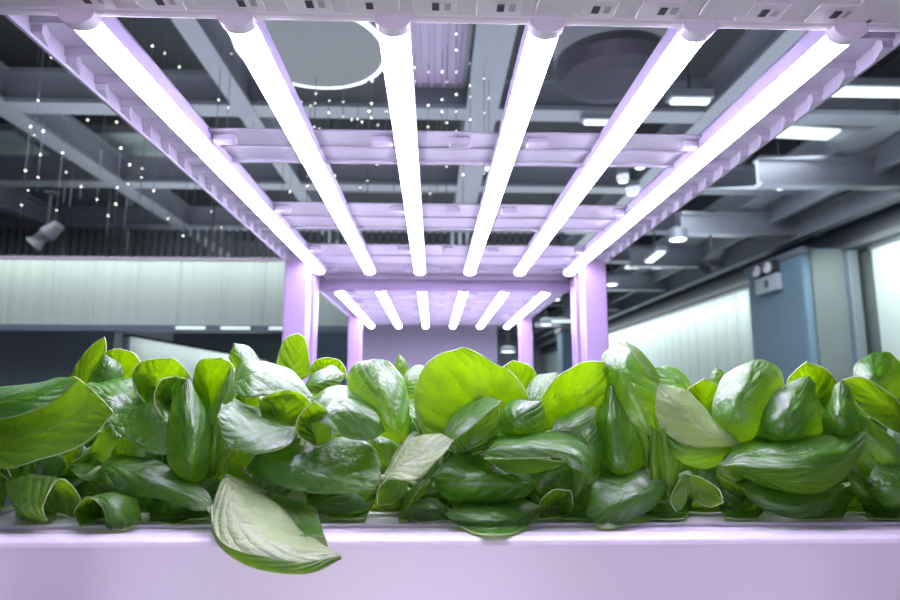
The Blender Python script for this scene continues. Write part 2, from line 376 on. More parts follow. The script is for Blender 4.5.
# ------------------------------------------------------------------ racks
XL, XR = -.434, .511
def rack(label, y0, yend, posts_y, bars, front_beam):
    t = thing('grow_rack', label, 'rack', ((XL+XR)/2, (y0+yend)/2, 0))
    z = ZC + .373
    for yy in posts_y:
        for s, xx in ((1, XL), (-1, XR)):
            xa, xb = sorted((xx, xx + s*.066))
            poly = [(xa, yy), (xb, yy), (xb, yy+.022), (xb-s*0-.006, yy+.026), (xb-.006, yy+.038), (xb, yy+.042), (xb, yy+.064), (xa, yy+.064), (xa, yy+.042), (xa+.006, yy+.038), (xa+.006, yy+.026), (xa, yy+.022)]
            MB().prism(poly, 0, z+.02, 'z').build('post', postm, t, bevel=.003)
    # ribbed side rails
    for s, xx in ((1, XL), (-1, XR)):
        xa, xb = sorted((xx, xx + s*.072)); m = MB()
        m.box(xa, xb, y0, yend, z+.022, z+.028)
        m.box(xa, xa+.004, y0, yend, z, z+.03).box(xb-.004, xb, y0, yend, z+.004, z+.03)
        k = y0
        while k < yend:
            m.box(xa+.004, xb-.004, k, k+.004, z+.012, z+.022)
            xo = xa+.004 if s > 0 else xb-.004
            m.prism([(xo, k+.004), (xo+s*.012, k+.004), (xo, k+.034)], z+.004, z+.022, 'z'); k += .062
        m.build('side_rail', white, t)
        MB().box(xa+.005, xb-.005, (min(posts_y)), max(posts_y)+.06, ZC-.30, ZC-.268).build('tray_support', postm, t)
    for (p0, p1) in bars:
        m = MB(); zz = z+.012
        m.box(XL+.06, XR-.06, p0, p1, zz, zz+.004).box(XL+.06, XR-.06, p1-.006, p1, zz-.006, zz+.004)
        m.box(XL+.06, XR-.06, (p0+p1)/2-.004, (p0+p1)/2+.004, zz-.004, zz)
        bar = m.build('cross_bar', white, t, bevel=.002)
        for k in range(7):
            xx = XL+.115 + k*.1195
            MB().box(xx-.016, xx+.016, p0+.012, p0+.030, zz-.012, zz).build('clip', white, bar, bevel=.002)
    if front_beam:
        p0, p1 = front_beam
        m = MB(); m.box(XL-.03, XR+.03, p0, p1, z, z+.035).box(XL-.03, XR+.03, p1-.012, p1, z-.003, z+.04)
        bm_ = m.build('front_beam', beamm, t, bevel=.003)
        for px, py in ((85, 4), (158, 4), (240, 5), (308, 7), (368, 9), (434, 8), (499, 9), (594, 13), (661, 14), (762, 17), (834, 20)):
            xx = at(px, py, p1-.028).x
            cl = MB().box(xx-.022, xx+.022, p1-.042, p1-.014, z-.003, z).build('clip', beamm, bm_, bevel=.001)
            MB().box(xx-.002, xx+.005, p1-.034, p1-.024, z-.0042, z-.002).build('slot', slotm, cl)
            MB().box(xx+.010, xx+.016, p1-.034, p1-.024, z-.0036, z-.002).build('slot', mat('slot_shade', (.40, .36, .42), .6), cl)
        for px in (70, 222, 375, 560, 725, 872):
            xx = at(px, 8, p1-.03).x
            MB().box(xx-.024, xx+.024, p1-.060, p1-.022, z-.004, z).build('latch_tab', beamm, bm_, bevel=.0015)
    return t
rack('white plastic grow rack nearest, its lamp frame spanning over the leaves', .41, 1.80, (.40, 1.73), ((.856, .972), (1.21, 1.388), (1.567, 1.80)), (.40, .563))
r2 = rack('white plastic grow rack farther back behind the near rack', 1.845, 3.46, (1.85, 3.06), ((1.845, 2.06), (2.10, 2.28), (2.32, 2.50), (2.54, 2.72), (2.76, 2.94), (2.98, 3.46)), None)

m = MB(); m.box(XL+.05, XR-.05, 1.985, 2.02, ZC+.335, ZC+.368).box(XL+.05, XR-.05, 1.981, 1.985, ZC+.335, ZC+.340)
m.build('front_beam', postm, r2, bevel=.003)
ords = ['first', 'second', 'third', 'fourth', 'fifth', 'sixth']
def tubes(y0, y1, where, grp):
    for i in range(6):
        xx = -.3547 + i*.156
        z = ZC + .3685
        t = thing('grow_light', f'glowing violet-white grow light tube, {ords[i]} from the left under the {where} rack frame', 'grow light', (xx, (y0+y1)/2, z), grp)
        m = MB(); N = 14
        m.prism([(xx + .0155*math.cos(R(180+180*k/N)), z + .009*math.sin(R(180+180*k/N))) for k in range(N+1)] + [(xx+.0155, z+.004), (xx-.0155, z+.004)], y0+.012, y1-.012, 'y')
        m.build('led_tube', tubem, t, smooth=False)
        MB().prism([(xx-.017, z+.001), (xx-.0155, z+.001), (xx-.0155, z+.004), (xx+.0155, z+.004), (xx+.0155, z+.001), (xx+.017, z+.001), (xx+.017, z+.020), (xx+.011, z+.030), (xx-.011, z+.030), (xx-.017, z+.020)], y0, y1, 'y').build('housing', housing, t)
        for ya, yb in ((y0, y0+.014), (y1-.014, y1)):
            MB().prism([(xx + .018*math.cos(R(180+180*k/N)), z + .0115*math.sin(R(180+180*k/N))) for k in range(N+1)] + [(xx+.018, z+.018), (xx-.018, z+.018)], ya, yb, 'y').build('end_cap', capm, t)
tubes(.552, 1.848, 'near', 'grow lights of the near rack')
tubes(2.17, 3.45, 'far', 'grow lights of the far rack')

# ------------------------------------------------------------------ trays
YT = .56
ZT = at(450, 538.5, YT).z
def tray(label, y0, y1):
    t = thing('growing_tray', label, 'tray', ((XL+XR)/2, (y0+y1)/2, ZT-.13))
    x0, x1 = XL-.02, XR+.02
    prof = [(y0, ZT-.13), (y0, ZT-.006), (y0+.002, ZT-.002), (y0+.006, ZT), (y0+.026, ZT), (y0+.029, ZT-.003), (y0+.029, ZT-.118), (y0+.03, ZT-.13)]
    m = MB(); m.prism(prof, x0, x1, 'x')
    m.box(x0, x1, y1-.03, y1, ZT-.13, ZT).box(x0, x0+.006, y0+.03, y1-.03, ZT-.13, ZT).box(x1-.006, x1, y0+.03, y1-.03, ZT-.13, ZT).box(x0, x1, y0+.03, y1-.03, ZT-.13, ZT-.122)
    m.build('trough', traym, t, bevel=.0015)
    MB().box(x0+.007, x1-.007, y0+.036, y1-.036, ZT-.010, ZT-.002).box(x0+.007, x1-.007, y0+.052, y0+.056, ZT-.002, ZT+.0015).build('planting_board', traym, t, bevel=.001)
    return t
tray('long white growing tray in front, lettuce leaning over its rim', YT, 1.72)
tray('white growing tray of the far rack behind the near lettuce', 1.93, 3.04)

# ------------------------------------------------------------------ lettuce leaves
EYE = Vector((0, 0, ZC))
def cr(P, t):
    """Catmull-Rom through the points P, t in 0..1"""
    n = len(P) - 1; x = min(max(t*n, 0), n - 1e-6); i = int(x); f = x - i
    p1, p2 = P[i], P[i+1]
    p0 = P[i-1] if i > 0 else p1*2 - p2
    p3 = P[i+2] if i+2 <= n else p2*2 - p1
    return .5*((2*p1) + (p2-p0)*f + (2*p0-5*p1+4*p2-p3)*f*f + (3*p1-p0-3*p2+p3)*f*f*f)
def settle(p):
    """a leaf rests on the tray: lift what would sink into it up onto the top or out over the rim"""
    if p.z < ZT+.003 and p.y > YT-.004:
        d = p - EYE; k = (ZT+.003-ZC)/d.z
        if d.y*k < YT-.004: k = (YT-.004)/d.y
        return EYE + d*k
    return p
def leaf_mesh(rails, up, amp=1.0, NU=34, NV=20, eye=None):
    """skin a leaf over rails running from base to tip; up = sign that makes the upper face look along it"""
    nr = len(rails); G = []
    for i in range(NU+1):
        u = i/NU
        u2 = .5 - .5*math.cos(math.pi*u)*(1) if nr else u
        u2 = .35*u + .65*u2
        sec = [cr(r, u2) for r in rails]
        G.append([cr(sec, j/NV) for j in range(NV+1)])
    wid = max((g[0]-g[-1]).length for g in G)
    wid = max(wid, sum((G[NU//2][j]-G[NU//2][j+1]).length for j in range(NV)))
    off = random.random()*50
    H = [[None]*(NV+1) for _ in range(NU+1)]
    cen = Vector((0, 0, 0)); nsum = Vector((0, 0, 0))
    for i in range(NU+1):
        for j in range(NV+1):
            a = G[min(i+1, NU)][j]-G[max(i-1, 0)][j]; b = G[i][min(j+1, NV)]-G[i][max(j-1, 0)]
            nn = b.cross(a); nn = nn.normalized() if nn.length > 1e-12 else Vector((0, -1, 0))
            H[i][j] = nn; nsum += nn; cen += G[i][j]
    cen /= (NU+1)*(NV+1)
    flip = 1
    if eye is not None:
        vis = sum(H[i][j].dot((eye-G[i][j]).normalized()) for i in range(NU+1) for j in range(NV+1))
        flip = 1 if (vis > 0) == (up == 'U') else -1
    elif up == 'D': flip = -1
    bm = bmesh.new(); uvl = bm.loops.layers.uv.new('leaf'); V = []
    for i in range(NU+1):
        row = []; u = i/NU
        for j in range(NV+1):
            v = 2*j/NV-1; p = G[i][j]; nn = H[i][j]*flip
            env = min(1, 4*u)*min(1, 4*(1-u))
            w = u*8 - 2.4*abs(v)
            q = abs(math.sin(math.pi*w))**.6 - .6
            d = q*.016*wid*(1-abs(v)**3)*env*min(1, abs(v)*4)
            d -= .016*wid*math.exp(-(v/.09)**2)*env
            d += .028*wid*noise.noise(p*45+Vector((off, 0, 0)))*env
            d += .030*wid*abs(v)**3*math.sin(u*17+off+(2 if v > 0 else 0))*env*.6
            d += .03*wid*noise.noise(p*16+Vector((0, off, 0)))*env
            row.append(bm.verts.new(settle(p + nn*d*amp) if eye is not None else p + nn*d*amp))
        V.append(row)
    for i in range(NU):
        for j in range(NV):
            q = [(i, j), (i, j+1), (i+1, j+1), (i+1, j)]
            if flip > 0: pass
            q = [V[a][b] for a, b in q]
            uvq = [(i/NU, j/NV), (i/NU, (j+1)/NV), ((i+1)/NU, (j+1)/NV), ((i+1)/NU, j/NV)]
            if flip < 0: q = q[::-1]; uvq = uvq[::-1]
            fc = bm.faces.new(q); fc.smooth = True
            for lp, t in zip(fc.loops, uvq): lp[uvl].uv = t
    me = bpy.data.meshes.new('leaf'); bm.to_mesh(me); bm.free()
    for m_ in (TOP, UND, RIM): me.materials.append(m_)
    return me
def add_leaf(me, parent, name='leaf', local=False):
    o = bpy.data.objects.new(name, me); C.objects.link(o); o.parent = parent
    if not local: me.transform(Matrix.Translation(-origin(parent)))
    sd = o.modifiers.new('thickness', 'SOLIDIFY'); sd.thickness = .0010; sd.offset = -1
    sd.material_offset = 1; sd.material_offset_rim = 2
    return o

def plant(label, px, Y, name='lettuce_plant'):
    p = at(px, 515, Y); p.z = ZT
    t = thing(name, label, 'lettuce', p)
    MB().lathe([(.006, ZT-.008), (.012, ZT-.004), (.013, ZT+.004), (.010, ZT+.02), (.003, ZT+.03)], p.x, p.y, 12).build('crown', RIM, t, smooth=True)
    return t
def lf(pl, Y, side, *rails, amp=1.0, label=None, pale=False):
    rr = [[at(a, b, Y + d/100) for a, b, d in r] for r in rails]
    o = add_leaf(leaf_mesh(rr, side, amp, eye=EYE), pl)
    st = sum((r[0] for r in rr), Vector((0, 0, 0)))/len(rr); cr0 = Vector(pl.location) + Vector((0, 0, .012))
    if .02 < (st-cr0).length < .11:
        ins = sum((r[0].lerp(r[1], .12) for r in rr), Vector((0, 0, 0)))/len(rr)
        mid_ = cr0.lerp(st, .5) + Vector((0, .008, -.004)); mid_.z = max(mid_.z, ZT+.005)
        MB().tube([cr(([cr0, mid_, st, ins]), k/9) for k in range(10)], [.0034-.0002*k for k in range(10)], 8).build('stalk', RIM, o, smooth=True)
    if label: o['label'] = label
    if pale: o.data.materials[0] = PAL
    return o
def lo(pl, Y, side, base, tip, *rails, amp=1.0, label=None, pale=False):
    return lf(pl, Y, side, *[[base, *r, tip] for r in rails], amp=amp, label=label, pale=pale)

def generic_leaf(length, width, lean, curl, twist, side=1):
    """spoon shaped leaf in local space growing from the origin, leaning towards +X"""
    n = 7; L_, M_, R_ = [], [], []; x = z = 0.0
    for i in range(n):
        u = i/(n-1); ang = lean + curl*u*u
        M = Vector((x, 0, z)); nrm = Vector((-math.cos(ang), 0, math.sin(ang)))
        w = width*(.10 + .9*math.sin(math.pi*min(1, max(0, (u-.12)/.88))**.85)) if u > .12 else width*.10
        if i == n-1: w = width*.03
        tw = twist*u; sd = Vector((0, math.cos(tw), 0)) + nrm*math.sin(tw)
        cup = .30*w
        L_.append(M + sd*w*.5 + nrm*cup); R_.append(M - sd*w*.5 + nrm*cup); M_.append(M)
        st = length/(n-1); x += math.sin(ang)*st; z += math.cos(ang)*st
    # upper face looks towards the plant's axis and up
    me = leaf_mesh([L_, M_, R_], 'U', 1.0, 26, 14)
    nn = sum((p.normal*p.area for p in me.polygons), Vector((0, 0, 0)))
    if nn.dot(Vector((-1, 0, .3))) < 0: me.flip_normals()
    return me
GEN = [generic_leaf(random.uniform(.13, .17), random.uniform(.060, .085), random.uniform(.12, .35), random.uniform(.5, 1.3), random.uniform(-.4, .4)) for _ in range(7)]
GEN += [generic_leaf(random.uniform(.11, .13), random.uniform(.06, .075), random.uniform(.6, .9), random.uniform(.5, 1.1), random.uniform(-.4, .4)) for _ in range(4)]
def fill(pl, nup, nlow, s=1.0, a0=0.0, keep=None, arc=None):
    nup, nlow = nup+3, nlow+4
    for k in range(nup+nlow):
        me = GEN[random.randrange(7)] if k < nup else GEN[7+random.randrange(4)]
        o = add_leaf(me, pl, local=True)
        ang = a0 + k*2.39996 + random.uniform(-.2, .2)
        if arc: ang = arc[0] + (arc[1]-arc[0])*((k*.618) % 1)
        sc = s*random.uniform(.85, 1.08)
        o.rotation_euler = (0, random.uniform(-.06, .06), ang); o.scale = (sc, sc, sc)
        o.location = (math.cos(ang)*.006, math.sin(ang)*.006, .008)

Y0 = .655
# ---- plant A, far left
A = plant('leftmost lettuce, its broad leaf rolled over at the top and reaching right', 30, Y0+.02)
lf(A, Y0-.03, 'D', [(-70,458,0),(0,468,-1),(40,461,-2),(78,446,-2),(100,428,-2),(114,413,-2)],
   [(-70,440,1),(0,440,1),(40,432,1),(75,420,0),(98,412,-1),(114,412.6,-2)],
   [(-70,398,4),(0,389,4),(35,383,4),(66,378,3),(80,379,2),(114,412,-2)], amp=.7)
lf(A, Y0-.03, 'U', [(-70,396,4),(0,388,4),(30,384,4),(50,380,3.6),(64,377.5,3),(79,379,2.2)],
   [(-70,408,1),(0,401,.5),(30,396,.5),(50,389,1),(64,384,1.6),(79,379.5,2)],
   [(-70,425,0),(0,419,-.5),(30,412,-.5),(50,404,.5),(64,393,1.4),(79,380,2)], amp=.6)
lf(A, Y0-.03, 'U', [(10,498,0),(25,518,-1),(48,521,-2)], [(8,490,0),(20,503,-3),(44,505,-4)], [(6,484,0),(28,477,-1),(60,479,-2)],
   [(10,486,1),(40,482,2),(79,497,0)], [(15,500,1),(45,508,2),(74,518,0)], amp=.4)
lo(A, Y0, 'U', (115,486,2), (67,465,0), [(100,466,2),(82,463,2)], [(100,472,0),(82,466,0)], [(102,482,0),(80,478,-1)])
lo(A, Y0-.02, 'U', (97,469,1), (216,508,-3), [(112,455,3),(140,452,3),(175,470,1),(200,485,-1)], [(115,466,0),(145,474,-1),(175,487,-2),(198,498,-3)], [(106,484,-1),(130,496,-1),(165,500,-2),(195,510,-3)])
lf(A, Y0-.03, 'U', [(106,528,-3),(120,530,-3),(142,522,-1)], [(102,508,-4),(120,513,-4),(140,510,-1)], [(88,496,-3),(112,492,-2),(136,497,0)],
   [(74,511,-1),(95,500,2),(130,500,2)], [(80,527,0),(98,521,3),(130,515,2)], amp=.4)
lo(A, Y0+.03, 'U', (60,500,0), (110,425,0), [(70,470,0),(95,440,0)], [(85,480,-1),(108,450,-1)], [(110,490,0),(130,450,0)])
fill(A, 5, 3, .8, .4, arc=(.35, 2.8))

# ---- plant B
B = plant('lettuce second from the left, pointed dark upright leaf in front of glowing yellow leaves', 178, Y0+.03)
lo(B, Y0, 'U', (180,428,1), (86,384,3), [(163,386,5),(133,380,6),(106,380,5)], [(165,416,0),(128,405,1),(106,392,2)], [(165,455,-1),(128,440,-1),(104,408,0)])
lo(B, Y0+.02, 'D', (166,412,0), (161,358,-1), [(140,398,-1),(132,378,-1),(142,362,-1.5)], [(162,398,3),(160,380,3),(160,366,1.5)], [(186,400,-1),(191,380,-1),(180,362,-1.5)], amp=.6)
lo(B, Y0-.01, 'U', (189,500,1), (188,377,.5), [(171,468,0),(166,440,0),(169,412,0),(180,388,0)], [(190,465,-3.5),(189,440,-3.5),(188,415,-3),(188,392,-1)], [(208,468,0),(210,440,0),(205,412,0),(196,389,0)], amp=.8)
lo(B, Y0+.005, 'D', (182,440,1), (176,375.5,0), [(164,418,-1),(154,398,-1),(159,381,-1)], [(176,415,2),(173,398,2.5),(174,384,1.5)], [(190,418,0),(192,398,0),(188,381,0)], amp=.5)
lo(B, Y0+.03, 'D', (206,440,0), (222,357,-1), [(199,415,0),(192,385,0),(198,362,-.5)], [(211,405,3),(211,382,3),(213,364,1)], [(224,430,-1),(232,395,-1),(233,366,-1)], amp=.5)
lo(B, Y0+.01, 'U', (213,480,0), (231,366,0), [(205,450,0),(207,420,0),(218,390,0)], [(213,450,-1.5),(217,420,-1.5),(225,392,-1)], [(222,455,0),(230,425,0),(234,392,0)])
lo(B, Y0+.02, 'U', (150,500,0), (140,420,0), [(118,480,0),(112,450,0)], [(142,475,-2),(140,445,-2)], [(172,480,0),(165,445,0)])
lo(B, Y0-.015, 'U', (150,522,1), (216,478,0), [(150,500,1),(178,482,1)], [(170,508,-1),(192,492,-1)], [(180,522,0),(205,505,0)])
fill(B, 6, 4, .8, 1.0, arc=(.35, 2.8))

# ---- plant C
Cp = plant('lettuce in front of the left post, its pale leaf drooping over the tray rim', 296, Y0+.02)
lo(Cp, Y0+.02, 'U', (226,386,4), (314,398,0), [(246,361,6),(278,364,5),(302,380,2)], [(248,374,2),(274,377,1),(297,388,0)], [(243,396,-1),(266,397,-1),(290,391,-1)])
lo(Cp, Y0+.01, 'D', (286,440,2), (288,389,-1), [(263,420,0),(259,404,0),(268,393,-1)], [(286,420,3),(287,405,3),(288,395,1)], [(310,420,0),(314,406,-1),(304,394,-1)], amp=.5)
lo(Cp, Y0-.01, 'U', (303,427,0), (217,417,-1), [(278,417,2),(252,407,3),(228,396,2)], [(278,428,-.5),(252,430,-1),(230,424,-1)], [(287,446,-2),(256,453,-3),(226,441,-2)])
lo(Cp, Y0+.02, 'D', (266,428,3), (240,389,2), [(248,415,2),(234,402,2)], [(256,414,3.5),(243,398,3.5)], [(265,410,2),(255,392,2)], amp=.5)
lo(Cp, Y0-.01, 'U', (300,424,2), (385,431,-1), [(314,396,4),(342,386,4),(371,399,2)], [(321,408,-.5),(348,406,-1.5),(373,416,-1.5)], [(322,424,-2.5),(345,437,-3),(370,440,-2)])
lo(Cp, Y0-.012, 'D', (318,448,1), (314,400,-2), [(298,435,-1),(297,418,-1.5)], [(314,430,1.5),(313,414,1)], [(332,436,-1),(328,413,-2)], amp=.4)
lo(Cp, Y0-.02, 'U', (244,470,2), (380,484,-2), [(264,447,3),(305,436,3.5),(352,438,3),(378,452,1)], [(275,456,0),(312,466,-1),(345,478,-1.5),(368,484,-2)], [(262,480,-1),(298,491,-2),(335,494,-2),(362,492,-2)])
lo(Cp, Y0-.035, 'U', (229,477,1), (341,555,-11), [(219,485,-.5),(211,517,-5),(228,552,-10),(272,567,-12),(318,567,-12)], [(231,485,-.5),(231,510,-4),(250,532,-8),(283,548,-10),(318,557,-11)], [(244,481,1),(262,495,0),(286,512,-2),(304,533,-5),(325,547,-9)], amp=.8, label='pale drooping leaf over the rim', pale=True)
lf(Cp, Y0-.035, 'D', [(212,505,-3.4),(215,530,-7),(231,547,-10.5),(262,556,-12.3),(300,563,-12.6),(340,556,-11.2)],
   [(211,508,-3.2),(216,538,-7.2),(236,558,-11),(268,569,-12.8),(308,571,-12.8),(341,557,-11.2)], [(210,512,-2.6),(218,542,-6.4),(240,560,-10),(270,570,-11.8),(310,572,-12),(341,558,-11)], amp=.15, label='green curled margin of the drooping leaf')
lo(Cp, Y0-.03, 'U', (258,496,0), (328,547,-4), [(280,496,1),(312,506,0),(321,525,-2)], [(275,502,0),(300,515,-1),(312,530,-3)], [(272,506,0),(290,522,-2),(305,540,-4)], amp=.5)
lo(Cp, Y0+.01, 'U', (402,482,1), (371,436,1), [(378,462,1),(370,446,1)], [(390,462,0),(380,446,0)], [(402,460,1),(392,440,1)])
lo(Cp, Y0+.0, 'U', (300,512,0), (370,505,0), [(320,490,0),(350,488,0)], [(320,503,-1),(350,500,-1)], [(320,514,-1),(350,513,-1)])
fill(Cp, 6, 4, .8, 2.0, arc=(.35, 2.8))

# ---- plant D
D = plant('lettuce at the centre with one large round upright translucent leaf', 440, Y0+.03)
lo(D, Y0+.02, 'D', (470,462,0), (464,346.5,-1), [(430,440,-1),(414,410,-1.5),(420,376,-1.5),(440,353,-1.5)], [(474,430,2.5),(477,405,3),(478,380,2.5),(474,358,.5)], [(515,440,-1),(529,408,-1),(515,378,-1),(490,358,-1)], amp=.8, label='large round upright leaf with a pale margin')
lo(D, Y0+.01, 'U', (402,445,1), (374,359,0), [(368,430,0),(348,402,1),(350,375,1.5),(360,362,1)], [(394,428,-2),(382,402,-2.5),(373,380,-2),(371,366,-1)], [(410,428,1),(409,402,2),(403,378,2),(392,363,1.5)], amp=.8)
lo(D, Y0-.03, 'U', (383,478,-1), (454,440,-1), [(392,455,1),(411,437,2),(434,433,1)], [(398,467,-1),(417,457,-1),(437,448,-1)], [(399,479,-3),(421,473,-3),(442,456,-2.5)], amp=1.4, pale=True)
lo(D, Y0-.03, 'D', (408,478,0), (377,506,-2), [(392,476,-1),(378,488,-2)], [(398,484,0),(387,494,-1)], [(406,492,0),(394,503,-1)], amp=.5)
lo(D, Y0-.01, 'U', (442,438,0), (502,401,-1), [(448,420,1.5),(463,406,2),(482,398,1)], [(453,428,-.5),(468,416,-.5),(486,405,-.5)], [(455,438,-2),(471,426,-2),(490,410,-2)])
lo(D, Y0-.005, 'D', (462,458,1), (498,404,-1), [(450,440,.5),(466,424,0),(483,411,-.5)], [(472,445,1.5),(482,430,1),(491,416,0)], [(494,446,.5),(500,430,0),(500,414,-.5)], amp=.5)
lo(D, Y0-.02, 'U', (540,484,1), (431,477,1), [(512,464,3),(480,455,3),(448,459,2)], [(508,479,-1),(477,477,-2),(450,477,-1)], [(516,502,0),(480,506,-1),(448,501,0)])
lo(D, Y0-.035, 'U', (545,506,0), (445,514,-1), [(517,499,2),(485,499,2),(459,503,1)], [(517,515,-2),(485,517,-3),(460,515,-2)], [(522,530,-2),(490,535,-3),(461,527,-2)])
lf(D, Y0-.02, 'D', [(398,522,0),(404,505,0),(413,487,0),(430,479,1)], [(402,522,-1),(409,505,-1),(418,491,-1),(430,483,0)], [(407,522,0),(414,506,0),(423,494,0),(431,487,1)], amp=.3)
lo(D, Y0-.02, 'U', (455,518,0), (404,512,-1), [(438,500,1),(418,499,1)], [(438,508,-1),(418,506,-1)], [(440,521,-1),(420,522,-1)])
lo(D, Y0+.03, 'U', (380,500,0), (420,430,0), [(370,480,0),(390,445,0)], [(400,480,-1),(412,450,-1)], [(430,490,0),(440,450,0)])
fill(D, 6, 4, .8, 3.0, arc=(.35, 2.8))

# ---- plant E
E = plant('lettuce right of centre, a white-sheened leaf bowed over below a glowing yellow one', 552, Y0+.03)
lo(E, Y0+.015, 'D', (580,455,0), (605,361,-1), [(548,440,-1),(537,410,-1.5),(552,380,-1.5),(578,363,-1.5)], [(576,430,2.5),(576,405,3),(584,385,2.5),(594,370,.5)], [(608,440,0),(615,412,0),(613,390,0),(610,372,-.5)], amp=.6)
lo(E, Y0-.01, 'U', (524,442,0), (540,401,0), [(499,430,0),(502,408,.5),(518,400,1)], [(520,427,-2),(520,413,-2),(529,406,-1)], [(543,432,0),(545,418,0),(543,405,0)])
lo(E, Y0-.01, 'U', (548,434,0), (595,406,0), [(556,420,1),(575,409,1.5)], [(566,427,-.5),(582,417,-.5)], [(574,438,-1),(594,420,-1)])
lo(E, Y0-.015, 'U', (597,478,1), (593,422,0), [(580,452,0),(575,434,0)], [(592,452,-1.5),(587,435,-1.5)], [(602,455,0),(602,437,0)])
lo(E, Y0-.03, 'U', (480,454,0), (592,472,-3), [(496,435,3),(535,427,3.5),(573,433,2),(592,452,-1)], [(502,444,-1),(538,443,-2),(567,449,-2.5),(584,462,-3)], [(504,458,-2),(535,458,-3),(558,458,-3),(574,469,-3)])
lo(E, Y0-.03, 'D', (484,458,-1), (572,462,-1), [(508,458,-2),(540,458,-2)], [(510,465,-.5),(540,464,-.5)], [(512,472,1),(540,471,1)], amp=.5)
lo(E, Y0-.02, 'D', (538,520,0), (571,490,-1), [(541,500,0),(555,489,-1)], [(552,508,1),(562,498,.5)], [(563,517,0),(573,505,-1)], amp=.5)
lo(E, Y0+.01, 'U', (540,510,0), (560,460,0), [(525,490,0),(535,465,0)], [(545,490,-1),(552,472,-1)], [(575,500,0),(575,470,0)])
fill(E, 6, 4, .8, 4.2, arc=(.35, 2.8))

# ---- plant F
Fp = plant('lettuce at the right post, tall pale peak leaf above a big grey-green triangular leaf', 648, Y0+.03)
lo(Fp, Y0+.01, 'U', (620,342,4), (656,440,-2), [(603,356,1),(607,385,0),(628,418,-1)], [(622,362,-1),(634,388,-2),(647,414,-2)], [(634,348,3),(652,371,2),(661,395,0)])
lo(Fp, Y0+.012, 'D', (622,340,4), (660,388,1), [(632,353,1.5),(646,371,.5)], [(636,352,2.4),(650,370,1.4)], [(640,351,3),(656,371,2)], amp=.3)
lo(Fp, Y0-.01, 'U', (742,444,0), (658,384,0), [(722,426,1),(698,400,2),(676,386,1.5)], [(712,435,-1),(690,418,-1),(671,400,-1)], [(705,448,-1),(675,440,-1.5),(656,415,-1)], pale=True)
lo(Fp, Y0-.008, 'U', (745,448,1), (658,430,-1), [(715,443,0),(682,437,-1)], [(712,454,-1),(680,448,-2)], [(712,468,0),(678,460,-1)])
lo(Fp, Y0+.005, 'U', (642,490,1), (611,376,1), [(602,472,0),(594,440,-.5),(599,404,0)], [(624,470,-2.5),(619,440,-3),(613,408,-2)], [(652,470,1),(645,440,1),(628,405,1)])
lo(Fp, Y0-.03, 'U', (670,482,1), (586,514,-2), [(650,470,3),(622,466,3),(597,478,1)], [(648,488,-1),(622,496,-2),(602,505,-2)], [(655,506,-1),(630,522,-2),(604,528,-3)])
lo(Fp, Y0-.03, 'D', (688,473,1), (676,513,-2), [(678,482,0),(670,500,-1)], [(683,488,0),(676,502,-1)], [(690,490,0),(683,507,-1)], amp=.4)
lo(Fp, Y0-.03, 'D', (685,473,1), (724,503,-2), [(700,477,0),(718,488,-1)], [(697,487,1),(712,496,0)], [(690,496,1),(708,507,-1)], amp=.4)
lf(Fp, Y0-.02, 'D', [(651,480,0),(651,455,0),(652,432,0)], [(654,480,-.6),(654,455,-.6),(655,432,-.6)], [(658,480,0),(658,455,0),(658,432,0)], amp=.2)
lf(Fp, Y0-.015, 'D', [(664,500,0),(660,465,0),(656,428,0)], [(670,500,-.8),(668,465,-.8),(664,428,-.8)], [(678,500,0),(677,465,0),(670,428,0)], amp=.2)
lo(Fp, Y0+.02, 'U', (690,500,0), (740,440,0), [(690,475,0),(715,450,0)], [(710,485,-1),(730,462,-1)], [(735,500,0),(755,470,0)])
fill(Fp, 6, 4, .8, 5.0, arc=(.35, 2.8))

# ---- plant G
Gp = plant('lettuce before the blue pillar, long horizontal leaf with a bright lower half', 790, Y0+.03)
lo(Gp, Y0+.01, 'U', (738,455,1), (764,359,2), [(714,428,0),(715,396,0),(733,369,1)], [(740,425,-3),(745,398,-3.5),(755,374,-1.5)], [(770,436,0),(786,402,0),(783,374,1)])
lo(Gp, Y0+.03, 'D', (816,412,0), (807,361,-1), [(793,398,-1),(788,378,-1)], [(814,395,2.5),(811,376,2)], [(842,400,-.5),(832,374,-1)], amp=.5)
lo(Gp, Y0, 'U', (790,462,0), (809,376,1), [(748,442,0),(752,412,0),(782,384,1)], [(790,435,-3),(792,412,-3.5),(801,390,-1.5)], [(828,440,0),(827,412,0),(818,388,.5)])
lo(Gp, Y0-.025, 'U', (718,463,0), (869,433,-1), [(745,439,3),(790,425,3.5),(836,425,2.5)], [(752,452,-1.5),(795,453,-2.5),(838,447,-2)], [(755,466,-3),(795,468,-4),(840,462,-3)])
lo(Gp, Y0-.025, 'D', (722,465,-1), (868,438,-1), [(757,463,-2.5),(798,464,-3),(842,457,-2)], [(760,474,-1),(800,481,-1.5),(842,469,-1)], [(762,484,1),(802,495,0),(844,478,0)], amp=.5, label='bright yellow-green lower half of the long leaf')
lo(Gp, Y0-.02, 'U', (848,484,1), (732,480,1), [(815,484,2),(780,481,2),(752,478,2)], [(815,500,-2),(785,502,-2),(755,491,-1)], [(820,514,-2),(790,518,-2),(756,504,-1)])
lo(Gp, Y0-.01, 'D', (740,500,2), (722,463,0), [(722,485,1),(716,472,.5)], [(735,482,0),(728,472,0)], [(752,484,1),(742,468,.5)], amp=.5)
fill(Gp, 6, 4, .8, .2, arc=(.35, 2.8))

